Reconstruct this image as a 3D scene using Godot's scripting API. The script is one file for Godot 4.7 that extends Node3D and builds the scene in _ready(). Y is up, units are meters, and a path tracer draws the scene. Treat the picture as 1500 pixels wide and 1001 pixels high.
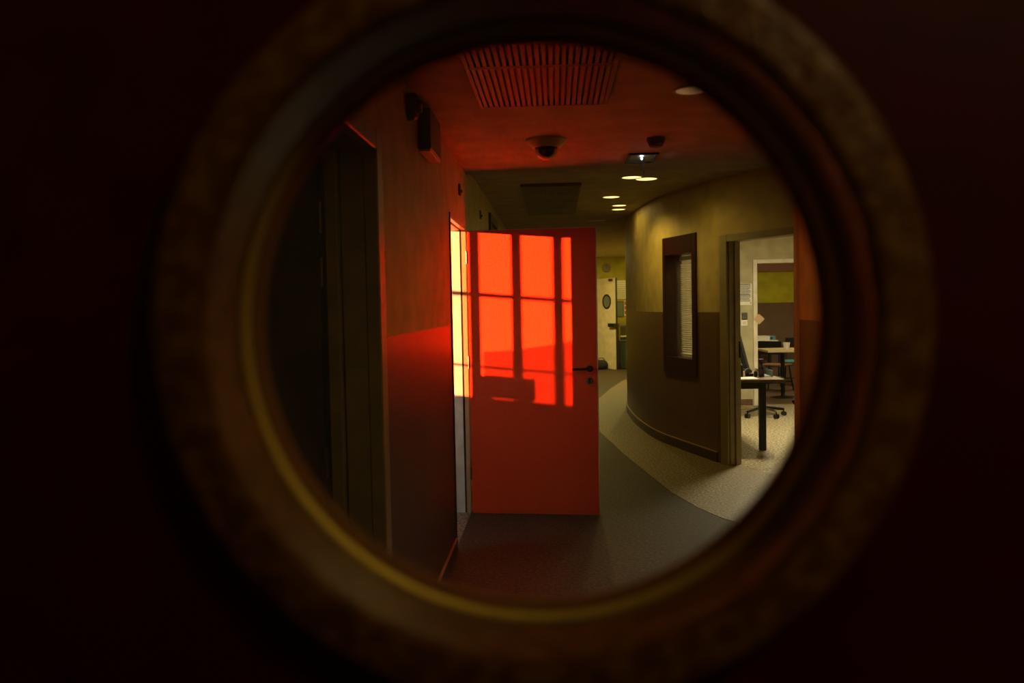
extends Node3D
# A corridor seen through the round glazed port of a dark door. World -Z runs along the corridor, metres.

const DADO := 1.385
const LOW := 2.45      # near ceiling
const HIGH := 2.62     # ceiling past the red door
var M := {}
var used := {}

# ---------------------------------------------------------------- mesh helpers
func mb() -> SurfaceTool:
	var st := SurfaceTool.new()
	st.begin(Mesh.PRIMITIVE_TRIANGLES)
	return st

func tri(st: SurfaceTool, p: Array, n: Array) -> void:
	var face: Vector3 = (p[0] - p[2]).cross(p[0] - p[1])
	var order := [0, 1, 2]
	if face.dot(n[0] + n[1] + n[2]) < 0.0:
		order = [0, 2, 1]
	for i in order:
		st.set_normal(n[i])
		st.add_vertex(p[i])

func quad(st: SurfaceTool, a: Vector3, b: Vector3, c: Vector3, d: Vector3, away: Vector3) -> void:
	var n := (b - a).cross(d - a)
	if n.length() < 1e-12:
		n = (c - b).cross(d - b)
	n = n.normalized()
	if n.dot((a + b + c + d) / 4.0 - away) < 0.0:
		n = -n
	tri(st, [a, b, c], [n, n, n])
	tri(st, [a, c, d], [n, n, n])

func bx(st: SurfaceTool, lo: Vector3, hi: Vector3, ch := 0.0, xf := Transform3D.IDENTITY) -> void:
	# a box with chamfered edges
	var mid := xf * ((lo + hi) / 2.0)
	var v := {}
	for sx in 2:
		for sy in 2:
			for sz in 2:
				var p := Vector3(hi.x if sx else lo.x, hi.y if sy else lo.y, hi.z if sz else lo.z)
				var ins := Vector3(-ch if sx else ch, -ch if sy else ch, -ch if sz else ch)
				for ax in 3:
					var q := p + ins
					q[ax] = p[ax]
					v[[sx, sy, sz, ax]] = xf * q
	for ax in 3:
		var u := (ax + 1) % 3
		var w := (ax + 2) % 3
		for s in 2:
			var q := []
			for uw in [[0, 0], [1, 0], [1, 1], [0, 1]]:
				var k := [0, 0, 0]
				k[ax] = s; k[u] = uw[0]; k[w] = uw[1]
				q.append(v[[k[0], k[1], k[2], ax]])
			quad(st, q[0], q[1], q[2], q[3], mid)
		if ch > 0.0:
			for su in 2:
				for sw in 2:
					var k0 := [0, 0, 0]
					k0[u] = su; k0[w] = sw
					var k1 := k0.duplicate()
					k1[ax] = 1
					quad(st, v[[k0[0], k0[1], k0[2], u]], v[[k1[0], k1[1], k1[2], u]], v[[k1[0], k1[1], k1[2], w]], v[[k0[0], k0[1], k0[2], w]], mid)
	if ch > 0.0:
		for sx in 2:
			for sy in 2:
				for sz in 2:
					var a: Vector3 = v[[sx, sy, sz, 0]]
					var b: Vector3 = v[[sx, sy, sz, 1]]
					var c: Vector3 = v[[sx, sy, sz, 2]]
					var n := (b - a).cross(c - a).normalized()
					if n.dot(a - mid) < 0.0:
						n = -n
					tri(st, [a, b, c], [n, n, n])

func lathe(st: SurfaceTool, prof: Array, seg := 32, xf := Transform3D.IDENTITY) -> void:
	# prof: Vector2(radius, height) about +Y; the outside lies to the right of the profile's direction seen with r to the right, h up
	for i in prof.size() - 1:
		var a: Vector2 = prof[i]
		var b: Vector2 = prof[i + 1]
		var d := (b - a).normalized()
		var n2 := Vector2(d.y, -d.x)
		for k in seg:
			var t0 := TAU * k / seg
			var t1 := TAU * (k + 1) / seg
			var e0 := Vector3(cos(t0), 0, sin(t0))
			var e1 := Vector3(cos(t1), 0, sin(t1))
			var up := Vector3.UP
			var p := [xf * (e0 * a.x + up * a.y), xf * (e1 * a.x + up * a.y), xf * (e1 * b.x + up * b.y), xf * (e0 * b.x + up * b.y)]
			var n0 := (xf.basis * (e0 * n2.x + up * n2.y)).normalized()
			var n1 := (xf.basis * (e1 * n2.x + up * n2.y)).normalized()
			if a.x > 1e-6:
				tri(st, [p[0], p[1], p[2]], [n0, n1, n1])
			if b.x > 1e-6:
				tri(st, [p[0], p[2], p[3]], [n0, n1, n0])

func rod(st: SurfaceTool, a: Vector3, b: Vector3, r: float, seg := 12, r2 := -1.0) -> void:
	var y := (b - a).normalized()
	var x := y.cross(Vector3.RIGHT if absf(y.x) < 0.9 else Vector3.UP).normalized()
	var xf := Transform3D(Basis(x, y, x.cross(y)), a)
	var l := (b - a).length()
	lathe(st, [Vector2(0, 0), Vector2(r, 0), Vector2(r if r2 < 0 else r2, l), Vector2(0, l)], seg, xf)

func tube(st: SurfaceTool, pts: Array, r: float, seg := 10) -> void:
	for i in pts.size() - 1:
		rod(st, pts[i], pts[i + 1], r, seg)
		if i > 0:
			ball(st, pts[i], r, seg)

func ball(st: SurfaceTool, c: Vector3, r: float, seg := 12, squash := 1.0) -> void:
	var rows := maxi(4, seg / 2)
	for i in rows:
		for k in seg:
			var p := []
			var n := []
			for q in [[0, 0], [0, 1], [1, 1], [1, 0]]:
				var la: float = -PI / 2 + PI * (i + q[0]) / rows
				var lo: float = TAU * (k + q[1]) / seg
				var e := Vector3(cos(la) * cos(lo), sin(la), cos(la) * sin(lo))
				n.append(e)
				p.append(c + Vector3(e.x * r, e.y * r * squash, e.z * r))
			tri(st, [p[0], p[1], p[2]], [n[0], n[1], n[2]])
			tri(st, [p[0], p[2], p[3]], [n[0], n[2], n[3]])

func strip(st: SurfaceTool, front: Array, back: Array, y0: float, y1: float) -> void:
	# a wall of thickness along two polylines (Vector2 = x, z)
	for i in front.size() - 1:
		var f0: Vector2 = front[i]
		var f1: Vector2 = front[i + 1]
		var b0: Vector2 = back[i]
		var b1: Vector2 = back[i + 1]
		var c := (f0 + f1 + b0 + b1) / 4.0
		var mid := Vector3(c.x, (y0 + y1) / 2, c.y)
		var P := func(v: Vector2, y: float) -> Vector3: return Vector3(v.x, y, v.y)
		quad(st, P.call(f0, y0), P.call(f1, y0), P.call(f1, y1), P.call(f0, y1), mid)
		quad(st, P.call(b0, y0), P.call(b1, y0), P.call(b1, y1), P.call(b0, y1), mid)
		quad(st, P.call(f0, y0), P.call(f1, y0), P.call(b1, y0), P.call(b0, y0), mid)
		quad(st, P.call(f0, y1), P.call(f1, y1), P.call(b1, y1), P.call(b0, y1), mid)
		if i == 0:
			quad(st, P.call(f0, y0), P.call(b0, y0), P.call(b0, y1), P.call(f0, y1), mid)
		if i == front.size() - 2:
			quad(st, P.call(f1, y0), P.call(b1, y0), P.call(b1, y1), P.call(f1, y1), mid)

func offset(pts: Array, d: float) -> Array:
	# moves a polyline sideways, to the left of its direction in (x, z) for positive d
	var out := []
	for i in pts.size():
		var a: Vector2 = pts[maxi(i - 1, 0)]
		var b: Vector2 = pts[mini(i + 1, pts.size() - 1)]
		var t := (b - a).normalized()
		out.append(pts[i] + Vector2(-t.y, t.x) * d)
	return out

# ---------------------------------------------------------------- object helpers
func numbered(called: String) -> String:
	var n: int = used.get(called, 0)
	used[called] = n + 1
	return called if n == 0 else "%s_%03d" % [called, n]

func obj(called: String, st: SurfaceTool, m: Material, parent: Node = self) -> MeshInstance3D:
	var o := MeshInstance3D.new()
	o.name = numbered(called) if parent == self else called
	o.mesh = st.commit()
	o.material_override = m
	o.cast_shadow = GeometryInstance3D.SHADOW_CASTING_SETTING_ON
	parent.add_child(o, true)
	return o

func box(called: String, lo: Vector3, hi: Vector3, m: Material, parent: Node = self, ch := 0.0) -> MeshInstance3D:
	var st := mb()
	bx(st, Vector3(minf(lo.x, hi.x), minf(lo.y, hi.y), minf(lo.z, hi.z)), Vector3(maxf(lo.x, hi.x), maxf(lo.y, hi.y), maxf(lo.z, hi.z)), ch)
	return obj(called, st, m, parent)

func thing(called: String, label: String, category: String, at := Vector3.ZERO, turn := 0.0, group := "") -> Node3D:
	var o := Node3D.new()
	o.name = numbered(called)
	add_child(o)
	o.position = at
	o.rotation.y = turn
	return tag(o, label, category, group)

func tag(o: Node3D, label: String, category: String, group := "") -> Node3D:
	o.set_meta("label", label)
	o.set_meta("category", category)
	if group:
		o.set_meta("group", group)
	return o

func setting(called: String, label := "", category := "") -> Node3D:
	var o := Node3D.new()
	o.name = called
	add_child(o)
	o.set_meta("kind", "structure")
	if label:
		o.set_meta("label", label)
		o.set_meta("category", category)
	return o

func noise_tex(freq: float, lo: Color, hi: Color, size := 512, oct := 4, seed_ := 1, normal := false, pts := []) -> NoiseTexture2D:
	var f := FastNoiseLite.new()
	f.seed = seed_
	f.frequency = freq
	f.fractal_octaves = oct
	f.noise_type = FastNoiseLite.TYPE_SIMPLEX_SMOOTH
	var t := NoiseTexture2D.new()
	t.width = size
	t.height = size
	t.seamless = true
	t.noise = f
	if normal:
		t.as_normal_map = true
		t.bump_strength = 4.0
	else:
		var g := Gradient.new()
		g.offsets = PackedFloat32Array([0.25, 0.75] if pts.is_empty() else pts)
		g.colors = PackedColorArray([lo, hi])
		t.color_ramp = g
	return t

func mat(c: Color, rough := 0.7, metal := 0.0, spec := 0.5) -> StandardMaterial3D:
	var m := StandardMaterial3D.new()
	m.albedo_color = c
	m.roughness = rough
	m.metallic = metal
	m.metallic_specular = spec
	return m

func textured(m: StandardMaterial3D, t: Texture2D, scale: float, bump: Texture2D = null, amount := 0.4, bump_scale := 0.0) -> StandardMaterial3D:
	m.uv1_triplanar = true
	m.uv1_world_triplanar = true
	m.uv1_scale = Vector3.ONE * scale
	if t:
		m.albedo_texture = t
	if bump:
		m.heightmap_enabled = true
		m.heightmap_texture = bump
		m.heightmap_scale = amount
	return m

func glow(c: Color, e: float) -> StandardMaterial3D:
	var m := mat(c, 0.6)
	m.emission_enabled = true
	m.emission = c
	m.emission_energy_multiplier = e
	return m

func materials() -> void:
	var grey := Color(0.82, 0.82, 0.82)
	var soft := noise_tex(0.012, Color(0.9, 0.9, 0.9), Color.WHITE, 512, 5, 3)
	var peel := noise_tex(0.09, Color.BLACK, Color.WHITE, 512, 2, 9)
	var lino := noise_tex(0.022, Color(0.42, 0.41, 0.40), Color.WHITE, 1024, 5, 7, false, [0.36, 0.64])
	var speck := noise_tex(0.16, Color.BLACK, Color.WHITE, 512, 3, 12)
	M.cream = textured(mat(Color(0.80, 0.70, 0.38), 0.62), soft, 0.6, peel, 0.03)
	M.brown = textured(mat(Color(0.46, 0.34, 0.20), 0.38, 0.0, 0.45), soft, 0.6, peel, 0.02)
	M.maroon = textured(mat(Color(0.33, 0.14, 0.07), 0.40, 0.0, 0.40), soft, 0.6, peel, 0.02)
	M.ceiling = textured(mat(Color(0.74, 0.68, 0.58), 0.85), soft, 0.5)
	M.lino = textured(mat(Color(0.30, 0.255, 0.20), 0.6, 0.0, 0.28), lino, 1.6, speck, 0.02)
	M.beige = textured(mat(Color(0.58, 0.48, 0.24), 0.55, 0.0, 0.5), lino, 1.6, speck, 0.02)
	M.pale_floor = textured(mat(Color(0.62, 0.58, 0.50), 0.5), lino, 1.4)
	M.office_floor = textured(mat(Color(0.80, 0.75, 0.60), 0.32, 0.0, 0.5), lino, 1.3)
	M.wood_floor = textured(mat(Color(0.55, 0.45, 0.33), 0.4), lino, 1.0)
	M.white_wall = textured(mat(Color(0.70, 0.67, 0.52), 0.7), soft, 0.6)
	M.green = textured(mat(Color(0.66, 0.63, 0.10), 0.7), soft, 0.6)
	M.lime = textured(mat(Color(0.78, 0.76, 0.10), 0.7), soft, 0.6)
	M.pink = mat(Color(0.62, 0.45, 0.40), 0.8)
	M.red = textured(mat(Color(0.80, 0.22, 0.06), 0.5, 0.0, 0.22), noise_tex(0.05, Color(0.92, 0.9, 0.9), Color.WHITE, 512, 3, 21), 2.0, noise_tex(0.11, Color.BLACK, Color.WHITE, 512, 2, 22), 0.12)
	M.pale_edge = mat(Color(0.74, 0.62, 0.45), 0.6)
	M.lining = textured(mat(Color(0.86, 0.83, 0.74), 0.5), soft, 0.8)
	M.frame_paint = textured(mat(Color(0.68, 0.62, 0.44), 0.4), soft, 0.8)
	M.door_brown = textured(mat(Color(0.32, 0.26, 0.17), 0.5), soft, 0.8)
	M.tan = mat(Color(0.66, 0.52, 0.36), 0.35)
	M.gasket = mat(Color(0.03, 0.025, 0.02), 0.8)
	M.black = mat(Color(0.03, 0.03, 0.03), 0.45)
	M.black_metal = mat(Color(0.06, 0.05, 0.05), 0.28, 0.4)
	M.chrome = mat(Color(0.75, 0.74, 0.72), 0.2, 1.0)
	M.steel = mat(Color(0.55, 0.52, 0.46), 0.35, 1.0)
	M.white_plastic = mat(Color(0.80, 0.77, 0.68), 0.45)
	M.grey_plastic = mat(Color(0.34, 0.32, 0.27), 0.5)
	M.grille = mat(Color(0.45, 0.39, 0.31), 0.6)
	M.tray_frame = mat(Color(0.12, 0.11, 0.10), 0.5)
	M.mahogany = textured(mat(Color(0.25, 0.08, 0.05), 0.35), noise_tex(0.02, Color(0.75, 0.7, 0.7), Color.WHITE, 512, 4, 31), 1.5)
	M.blind = mat(Color(0.78, 0.74, 0.58), 0.55)
	M.porthole_leaf = textured(mat(Color(0.43, 0.045, 0.04), 0.5), soft, 2.0)
	M.bronze = textured(mat(Color(0.72, 0.55, 0.26), 0.38), noise_tex(0.018, Color(0.74, 0.62, 0.50), Color(1.0, 0.95, 0.85), 512, 5, 41, false, [0.32, 0.72]), 6.0, noise_tex(0.06, Color.BLACK, Color.WHITE, 512, 4, 42), 0.06)
	M.bronze.roughness_texture = noise_tex(0.03, Color(0.6, 0.6, 0.6), Color.WHITE, 256, 4, 43)
	M.bead = mat(Color(0.60, 0.38, 0.17), 0.65, 0.0, 0.25)
	M.gold = mat(Color(0.98, 0.86, 0.40), 0.55, 0.6)
	M.varnish = textured(mat(Color(0.57, 0.40, 0.18), 0.34), M.bronze.albedo_texture, 6.0)
	M.varnish.clearcoat_enabled = true
	M.varnish.clearcoat = 0.35
	M.varnish.clearcoat_roughness = 0.25
	var g := mat(Color(0.96, 0.98, 0.97, 0.05), 0.02)
	g.transparency = BaseMaterial3D.TRANSPARENCY_ALPHA
	M.glass = g
	var dg := mat(Color(0.06, 0.05, 0.05, 0.35), 0.03)
	dg.transparency = BaseMaterial3D.TRANSPARENCY_ALPHA
	M.smoked = dg
	var sheer := mat(Color(0.78, 0.70, 0.62, 0.78), 0.9)
	sheer.transparency = BaseMaterial3D.TRANSPARENCY_ALPHA
	M.sheer = sheer
	M.wood = textured(mat(Color(0.62, 0.45, 0.28), 0.45), noise_tex(0.03, Color(0.8, 0.76, 0.7), Color.WHITE, 512, 4, 51), 1.2)
	M.pale_wood = mat(Color(0.82, 0.74, 0.55), 0.45)
	M.desk = textured(mat(Color(0.40, 0.30, 0.22), 0.4), noise_tex(0.03, Color(0.8, 0.76, 0.7), Color.WHITE, 512, 4, 52), 1.2)
	M.paper = mat(Color(0.88, 0.87, 0.82), 0.8)
	M.print = mat(Color(0.32, 0.33, 0.32), 0.8)
	M.teal = mat(Color(0.30, 0.58, 0.60), 0.5)
	M.teal_grey = mat(Color(0.40, 0.46, 0.44), 0.4)
	M.purple = mat(Color(0.24, 0.18, 0.34), 0.4)
	M.red_paper = mat(Color(0.72, 0.30, 0.20), 0.8)
	M.bin = mat(Color(0.14, 0.20, 0.15), 0.5)
	M.counter = mat(Color(0.45, 0.40, 0.28), 0.5)
	M.fabric = mat(Color(0.045, 0.045, 0.05), 0.9)
	M.lamp = glow(Color(1.0, 0.88, 0.55), 2.2)
	M.led = glow(Color(0.85, 0.95, 1.0), 3.0)
	M.panel = glow(Color(1.0, 0.93, 0.75), 1.0)
	M.faint = glow(Color(1.0, 0.9, 0.6), 0.10)
	M.dim_lamp = glow(Color(1.0, 0.85, 0.6), 0.4)

# ---------------------------------------------------------------- the scene
func _ready() -> void:
	# camera: eye at the port, 30 mm lens, turned 3 degrees to the left of the corridor, nodding down and leaning a little
	var cam := Camera3D.new()
	cam.name = "camera"
	cam.near = 0.05
	cam.far = 120.0
	var lens := CameraAttributesPhysical.new()
	lens.frustum_focal_length = 29.97
	lens.frustum_focus_distance = 6.4
	lens.exposure_aperture = 3.6
	lens.frustum_near = 0.05
	lens.frustum_far = 120.0
	cam.attributes = lens
	cam.fov = 43.64
	add_child(cam)
	cam.position = Vector3(0, 1.49, 0)
	cam.rotation_degrees = Vector3(-2.36, 3.0, -1.1)
	cam.current = true

	# sky and low evening sun
	var env := Environment.new()
	env.background_mode = Environment.BG_SKY
	var sm := ProceduralSkyMaterial.new()
	sm.sky_top_color = Color(0.60, 0.68, 0.72)
	sm.sky_horizon_color = Color(0.80, 0.79, 0.72)
	sm.ground_horizon_color = Color(0.50, 0.46, 0.38)
	sm.ground_bottom_color = Color(0.30, 0.28, 0.24)
	sm.sky_energy_multiplier = 4.2
	sm.ground_energy_multiplier = 2.0
	env.sky = Sky.new()
	env.sky.sky_material = sm
	env.tonemap_mode = Environment.TONE_MAPPER_LINEAR
	env.tonemap_exposure = 1.0
	env.sdfgi_enabled = true
	env.ssao_enabled = true
	env.ssil_enabled = true
	var we := WorldEnvironment.new()
	we.name = "world_environment"
	we.environment = env
	add_child(we)
	var sun := DirectionalLight3D.new()
	sun.name = "sun"
	sun.light_color = Color(1.0, 0.495, 0.294)
	sun.light_energy = 18.0
	sun.light_angular_distance = 0.55
	sun.shadow_enabled = true
	add_child(sun)
	var el := deg_to_rad(3.6)
	var az := atan2(0.854, 0.91)
	sun.look_at_from_position(Vector3.ZERO, Vector3(sin(az) * cos(el), -sin(el), -cos(az) * cos(el)), Vector3.UP)

	materials()
	shell()
	porthole()
	red_door()
	near_frame()
	sun_room()
	ceiling_things()
	wall_things()
	right_window()
	right_doorway()
	far_end()
	office()
	far_room()

# ---------------------------------------------------------------- setting
var curve_front := []
var curve_back := []

func two_tone(o: Node3D, lo: Vector2, hi: Vector2, top: float, m_low: Material, m_up: Material, y0 := 0.0, dado := DADO) -> void:
	if y0 < dado:
		box("lower_wall", Vector3(lo.x, y0, lo.y), Vector3(hi.x, dado, hi.y), m_low, o)
	box("upper_wall", Vector3(lo.x, maxf(dado, y0), lo.y), Vector3(hi.x, top, hi.y), m_up, o)

func shell() -> void:
	# floors
	var fl := setting("floor", "speckled dark linoleum corridor floor with a curved beige band", "floor")
	box("dark_linoleum", Vector3(-0.70, -0.1, 3.2), Vector3(6.2, 0, -21.0), M.lino, fl)
	var outer := [Vector2(2.2, -4.97), Vector2(1.55, -5.2), Vector2(1.113, -5.912), Vector2(0.997, -6.236), Vector2(0.884, -6.718), Vector2(0.777, -7.519), Vector2(0.64, -8.538), Vector2(0.50, -9.875), Vector2(0.44, -10.9), Vector2(0.46, -12.0), Vector2(0.55, -13.0), Vector2(0.71, -13.864), Vector2(0.931, -15.08), Vector2(1.269, -16.67), Vector2(1.8, -18.0), Vector2(2.5, -19.2)]
	var inner := [Vector2(2.55, -5.6), Vector2(2.55, -5.95), Vector2(2.3, -6.5), Vector2(2.1, -6.95), Vector2(1.97, -7.2), Vector2(1.56, -7.9), Vector2(1.30, -8.6), Vector2(1.14, -9.3), Vector2(1.02, -10.3), Vector2(1.0, -11.2), Vector2(1.0, -12.0), Vector2(1.1, -12.9), Vector2(1.35, -13.9), Vector2(1.8, -14.9), Vector2(2.3, -15.6), Vector2(2.6, -16.2)]
	var st := mb()
	strip(st, outer, inner, -0.02, 0.003)
	obj("beige_linoleum_band", st, M.beige, fl)
	box("office_linoleum", Vector3(1.2, -0.02, -7.0), Vector3(5.1, 0.0015, -12.45), M.office_floor, fl)
	box("far_room_floor", Vector3(2.62, -0.02, -12.45), Vector3(5.3, 0.002, -16.7), M.wood_floor, fl)
	box("side_room_floor", Vector3(-2.2, -0.1, -3.2), Vector3(-0.64, 0.002, -6.4), M.pale_floor, fl)
	box("dark_room_floor", Vector3(-2.2, -0.1, -1.2), Vector3(-0.64, 0.0, -3.2), M.lino, fl)

	# ceilings
	var ce := setting("ceiling", "plain painted ceiling stepping up beyond the red door", "ceiling")
	box("low_ceiling", Vector3(-0.74, LOW, 3.2), Vector3(2.7, HIGH + 0.1, -6.2), M.ceiling, ce)
	box("high_ceiling", Vector3(-0.82, HIGH, -6.2), Vector3(2.75, HIGH + 0.1, -21.0), M.ceiling, ce)
	box("office_ceiling", Vector3(2.75, HIGH, -4.8), Vector3(6.2, HIGH + 0.1, -21.0), M.ceiling, ce)
	box("side_room_ceiling", Vector3(-2.25, LOW, -1.1), Vector3(-0.74, LOW + 0.1, -6.5), M.ceiling, ce)

	# left wall
	var wl := setting("wall_left", "left corridor wall, cream above and glossy dark brown below", "wall")
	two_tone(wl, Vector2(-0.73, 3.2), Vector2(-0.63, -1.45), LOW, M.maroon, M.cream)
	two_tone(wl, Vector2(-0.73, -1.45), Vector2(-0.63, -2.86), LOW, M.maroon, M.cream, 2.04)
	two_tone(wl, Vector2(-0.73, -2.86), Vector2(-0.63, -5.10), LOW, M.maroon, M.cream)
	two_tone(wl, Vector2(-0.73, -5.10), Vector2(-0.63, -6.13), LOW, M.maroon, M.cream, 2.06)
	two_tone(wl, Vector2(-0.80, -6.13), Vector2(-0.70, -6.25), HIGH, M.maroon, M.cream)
	two_tone(wl, Vector2(-0.80, -6.25), Vector2(-0.70, -9.1), HIGH, M.brown, M.cream)
	two_tone(wl, Vector2(-0.80, -9.1), Vector2(-0.70, -10.2), HIGH, M.brown, M.cream, 2.44)
	two_tone(wl, Vector2(-0.80, -10.2), Vector2(-0.70, -21.0), HIGH, M.brown, M.cream)
	box("recess_back", Vector3(-1.0, 0, -9.0), Vector3(-0.9, 2.5, -10.3), M.cream, wl)
	for z in [-9.05, -10.15]:
		box("recess_side", Vector3(-0.95, 0, z), Vector3(-0.80, 2.5, z - 0.1), M.cream, wl)
	box("recess_top", Vector3(-0.95, 2.44, -9.0), Vector3(-0.80, 2.54, -10.3), M.cream, wl)
	var rf := setting("trim_1", "tall mahogany door frame on the left wall beyond the red door", "door frame")
	box("jamb", Vector3(-0.71, 0, -9.08), Vector3(-0.675, 2.47, -9.16), M.mahogany, rf)
	box("jamb", Vector3(-0.71, 0, -10.14), Vector3(-0.675, 2.47, -10.22), M.mahogany, rf)
	box("head", Vector3(-0.71, 2.41, -9.08), Vector3(-0.675, 2.49, -10.22), M.mahogany, rf)
	box("leaf", Vector3(-0.79, 0.01, -9.16), Vector3(-0.75, 2.41, -10.14), M.grey_plastic, rf)
	var bl := setting("baseboard_left")
	for zz in [[3.2, -1.37], [-2.93, -5.095], [-6.26, -9.07], [-10.23, -21.0]]:
		var x := -0.63 if zz[0] > -6 else -0.70
		var sb := mb()
		bx(sb, Vector3(x - 0.005, 0, zz[1]), Vector3(x + 0.013, 0.085, zz[0]), 0.003)
		obj("board", sb, M.mahogany, bl)
		var sc := mb()
		bx(sc, Vector3(x - 0.005, 0.0852, zz[1]), Vector3(x + 0.012, 0.094, zz[0]), 0.002)
		obj("cap", sc, M.tan, bl)

	# right wall near the camera, ending in a rounded wooden corner post
	var wr := setting("wall_right", "right corridor wall near the port, cream above and brown below", "wall")
	two_tone(wr, Vector2(1.36, 3.2), Vector2(1.46, -4.86), LOW, M.brown, M.cream)
	two_tone(wr, Vector2(1.40, -4.86), Vector2(2.7, -4.76), LOW, M.brown, M.cream)
	two_tone(wr, Vector2(2.6, -4.76), Vector2(2.7, -5.97), LOW, M.brown, M.cream)
	st = mb()
	rod(st, Vector3(1.392, 0, -4.905), Vector3(1.392, LOW, -4.905), 0.045, 24)
	obj("corner_post", st, M.pale_edge, wr)

	# convex right wall beyond, with a doorway and a window
	var pts := [Vector2(1.55, -7.832), Vector2(1.48, -7.975), Vector2(1.364, -8.358), Vector2(1.148, -9.084)]
	var ctrl := [Vector2(1.148, -9.084), Vector2(1.035, -9.75), Vector2(0.97, -10.6), Vector2(0.957, -11.3), Vector2(0.975, -12.0), Vector2(1.08, -12.9), Vector2(1.30, -13.8), Vector2(1.68, -14.7), Vector2(2.10, -15.35), Vector2(2.62, -16.0)]
	for i in ctrl.size() - 1:
		var p0: Vector2 = ctrl[i - 1] if i > 0 else Vector2(1.364, -8.358)
		var p3: Vector2 = ctrl[i + 2] if i + 2 < ctrl.size() else ctrl[i + 1] * 2.0 - ctrl[i]
		for k in range(1, 9):
			pts.append(ctrl[i].cubic_interpolate(ctrl[i + 1], p0, p3, k / 8.0))
	curve_front = pts
	curve_back = offset(pts, -0.13)
	if curve_back[5].x < curve_front[5].x:
		curve_back = offset(pts, 0.13)
	var wc := setting("wall_curved", "convex curved corridor wall, olive cream above and brown below", "wall")
	var seg := func(called: String, i0: int, i1: int, y0: float, y1: float, m: Material) -> void:
		var s := mb()
		strip(s, curve_front.slice(i0, i1 + 1), curve_back.slice(i0, i1 + 1), y0, y1)
		var o := obj(called, s, m, wc)
		o.name = called
	var n := pts.size() - 1
	seg.call("lower_wall", 0, 2, 0.0, 1.40, M.brown)
	seg.call("upper_wall", 0, 2, 1.40, HIGH, M.cream)
	seg.call("lower_wall", 2, 3, 0.0, 0.80, M.brown)
	seg.call("upper_wall", 2, 3, 2.14, HIGH, M.cream)
	seg.call("lower_wall", 3, n, 0.0, 1.40, M.brown)
	seg.call("upper_wall", 3, n, 1.40, HIGH, M.cream)
	# doorway wall
	var dw := [Vector2(2.62, -5.87), Vector2(1.96, -7.085), Vector2(1.55, -7.832)]
	var db := offset(dw, -0.13)
	if db[1].x < dw[1].x:
		db = offset(dw, 0.13)
	for a in [[0, 1, 0.0, 1.40, M.brown, "lower_wall"], [0, 1, 1.40, HIGH, M.cream, "upper_wall"], [1, 2, 2.06, HIGH, M.cream, "upper_wall"]]:
		var s2 := mb()
		strip(s2, dw.slice(a[0], a[1] + 1), db.slice(a[0], a[1] + 1), a[2], a[3])
		obj(a[5], s2, a[4], wc)
	# baseboard of the curve
	var br := setting("baseboard_right")
	var off := offset(pts, -0.013)
	if off[5].x > pts[5].x:
		off = offset(pts, 0.013)
	st = mb()
	strip(st, off.slice(1), pts.slice(1), 0.0, 0.092)
	obj("board", st, M.mahogany, br)
	var off2 := []
	for i in pts.size():
		off2.append(pts[i].lerp(off[i], 1.25))
	st = mb()
	strip(st, off2.slice(1), pts.slice(1), 0.0922, 0.102)
	obj("cap", st, M.tan, br)

	# walls behind and beyond
	var wb := setting("wall_back", "cream wall behind the camera", "wall")
	box("panel", Vector3(-0.73, 0, 3.1), Vector3(1.46, LOW, 3.2), M.cream, wb)
	var wf := setting("wall_far", "green painted wall at the far end of the corridor", "wall")
	box("lower_wall", Vector3(-0.8, 0, -20.6), Vector3(2.75, 1.40, -20.7), M.green, wf)
	box("upper_wall", Vector3(-0.8, 1.40, -20.6), Vector3(2.75, HIGH, -20.7), M.green, wf)
	box("side_wall", Vector3(2.62, 0, -15.95), Vector3(2.75, HIGH, -20.7), M.green, wf)
	var wo := setting("wall_office", "white office walls seen through the right doorway", "wall")
	box("back_wall", Vector3(1.06, 0, -12.4), Vector3(2.87, HIGH, -12.5), M.white_wall, wo)
	box("back_wall", Vector3(2.87, 2.04, -12.4), Vector3(3.80, HIGH, -12.5), M.white_wall, wo)
	box("back_wall", Vector3(3.80, 0, -12.4), Vector3(5.1, HIGH, -12.5), M.white_wall, wo)
	box("right_wall", Vector3(5.0, 0, -5.9), Vector3(5.1, HIGH, -12.5), M.white_wall, wo)
	box("front_wall", Vector3(2.6, 0, -5.85), Vector3(5.1, HIGH, -5.95), M.white_wall, wo)
	box("skirting", Vector3(1.3, 0, -12.385), Vector3(2.80, 0.09, -12.4), M.desk, wo)
	var wm := setting("wall_far_room", "lime yellow and brown walls of the room behind the office", "wall")
	box("lower_wall", Vector3(2.62, 0, -16.6), Vector3(5.3, 1.465, -16.7), M.brown, wm)
	box("lime_wall", Vector3(2.62, 1.465, -16.6), Vector3(5.3, 2.06, -16.7), M.lime, wm)
	box("pink_band", Vector3(2.62, 2.06, -16.55), Vector3(5.3, HIGH, -16.7), M.pink, wm)
	box("side_wall", Vector3(2.62, 0, -12.5), Vector3(2.74, HIGH, -16.7), M.cream, wm)
	box("side_wall", Vector3(5.2, 0, -12.5), Vector3(5.3, HIGH, -16.7), M.cream, wm)
	var ot := setting("trim_2", "cream door frame in the white office wall", "door frame")
	for x in [2.815, 3.79]:
		box("jamb", Vector3(x, 0, -12.37), Vector3(x + 0.06, 2.09, -12.52), M.lining, ot, 0.004)
	box("head", Vector3(2.875, 2.035, -12.37), Vector3(3.79, 2.09, -12.52), M.lining, ot, 0.004)

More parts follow.
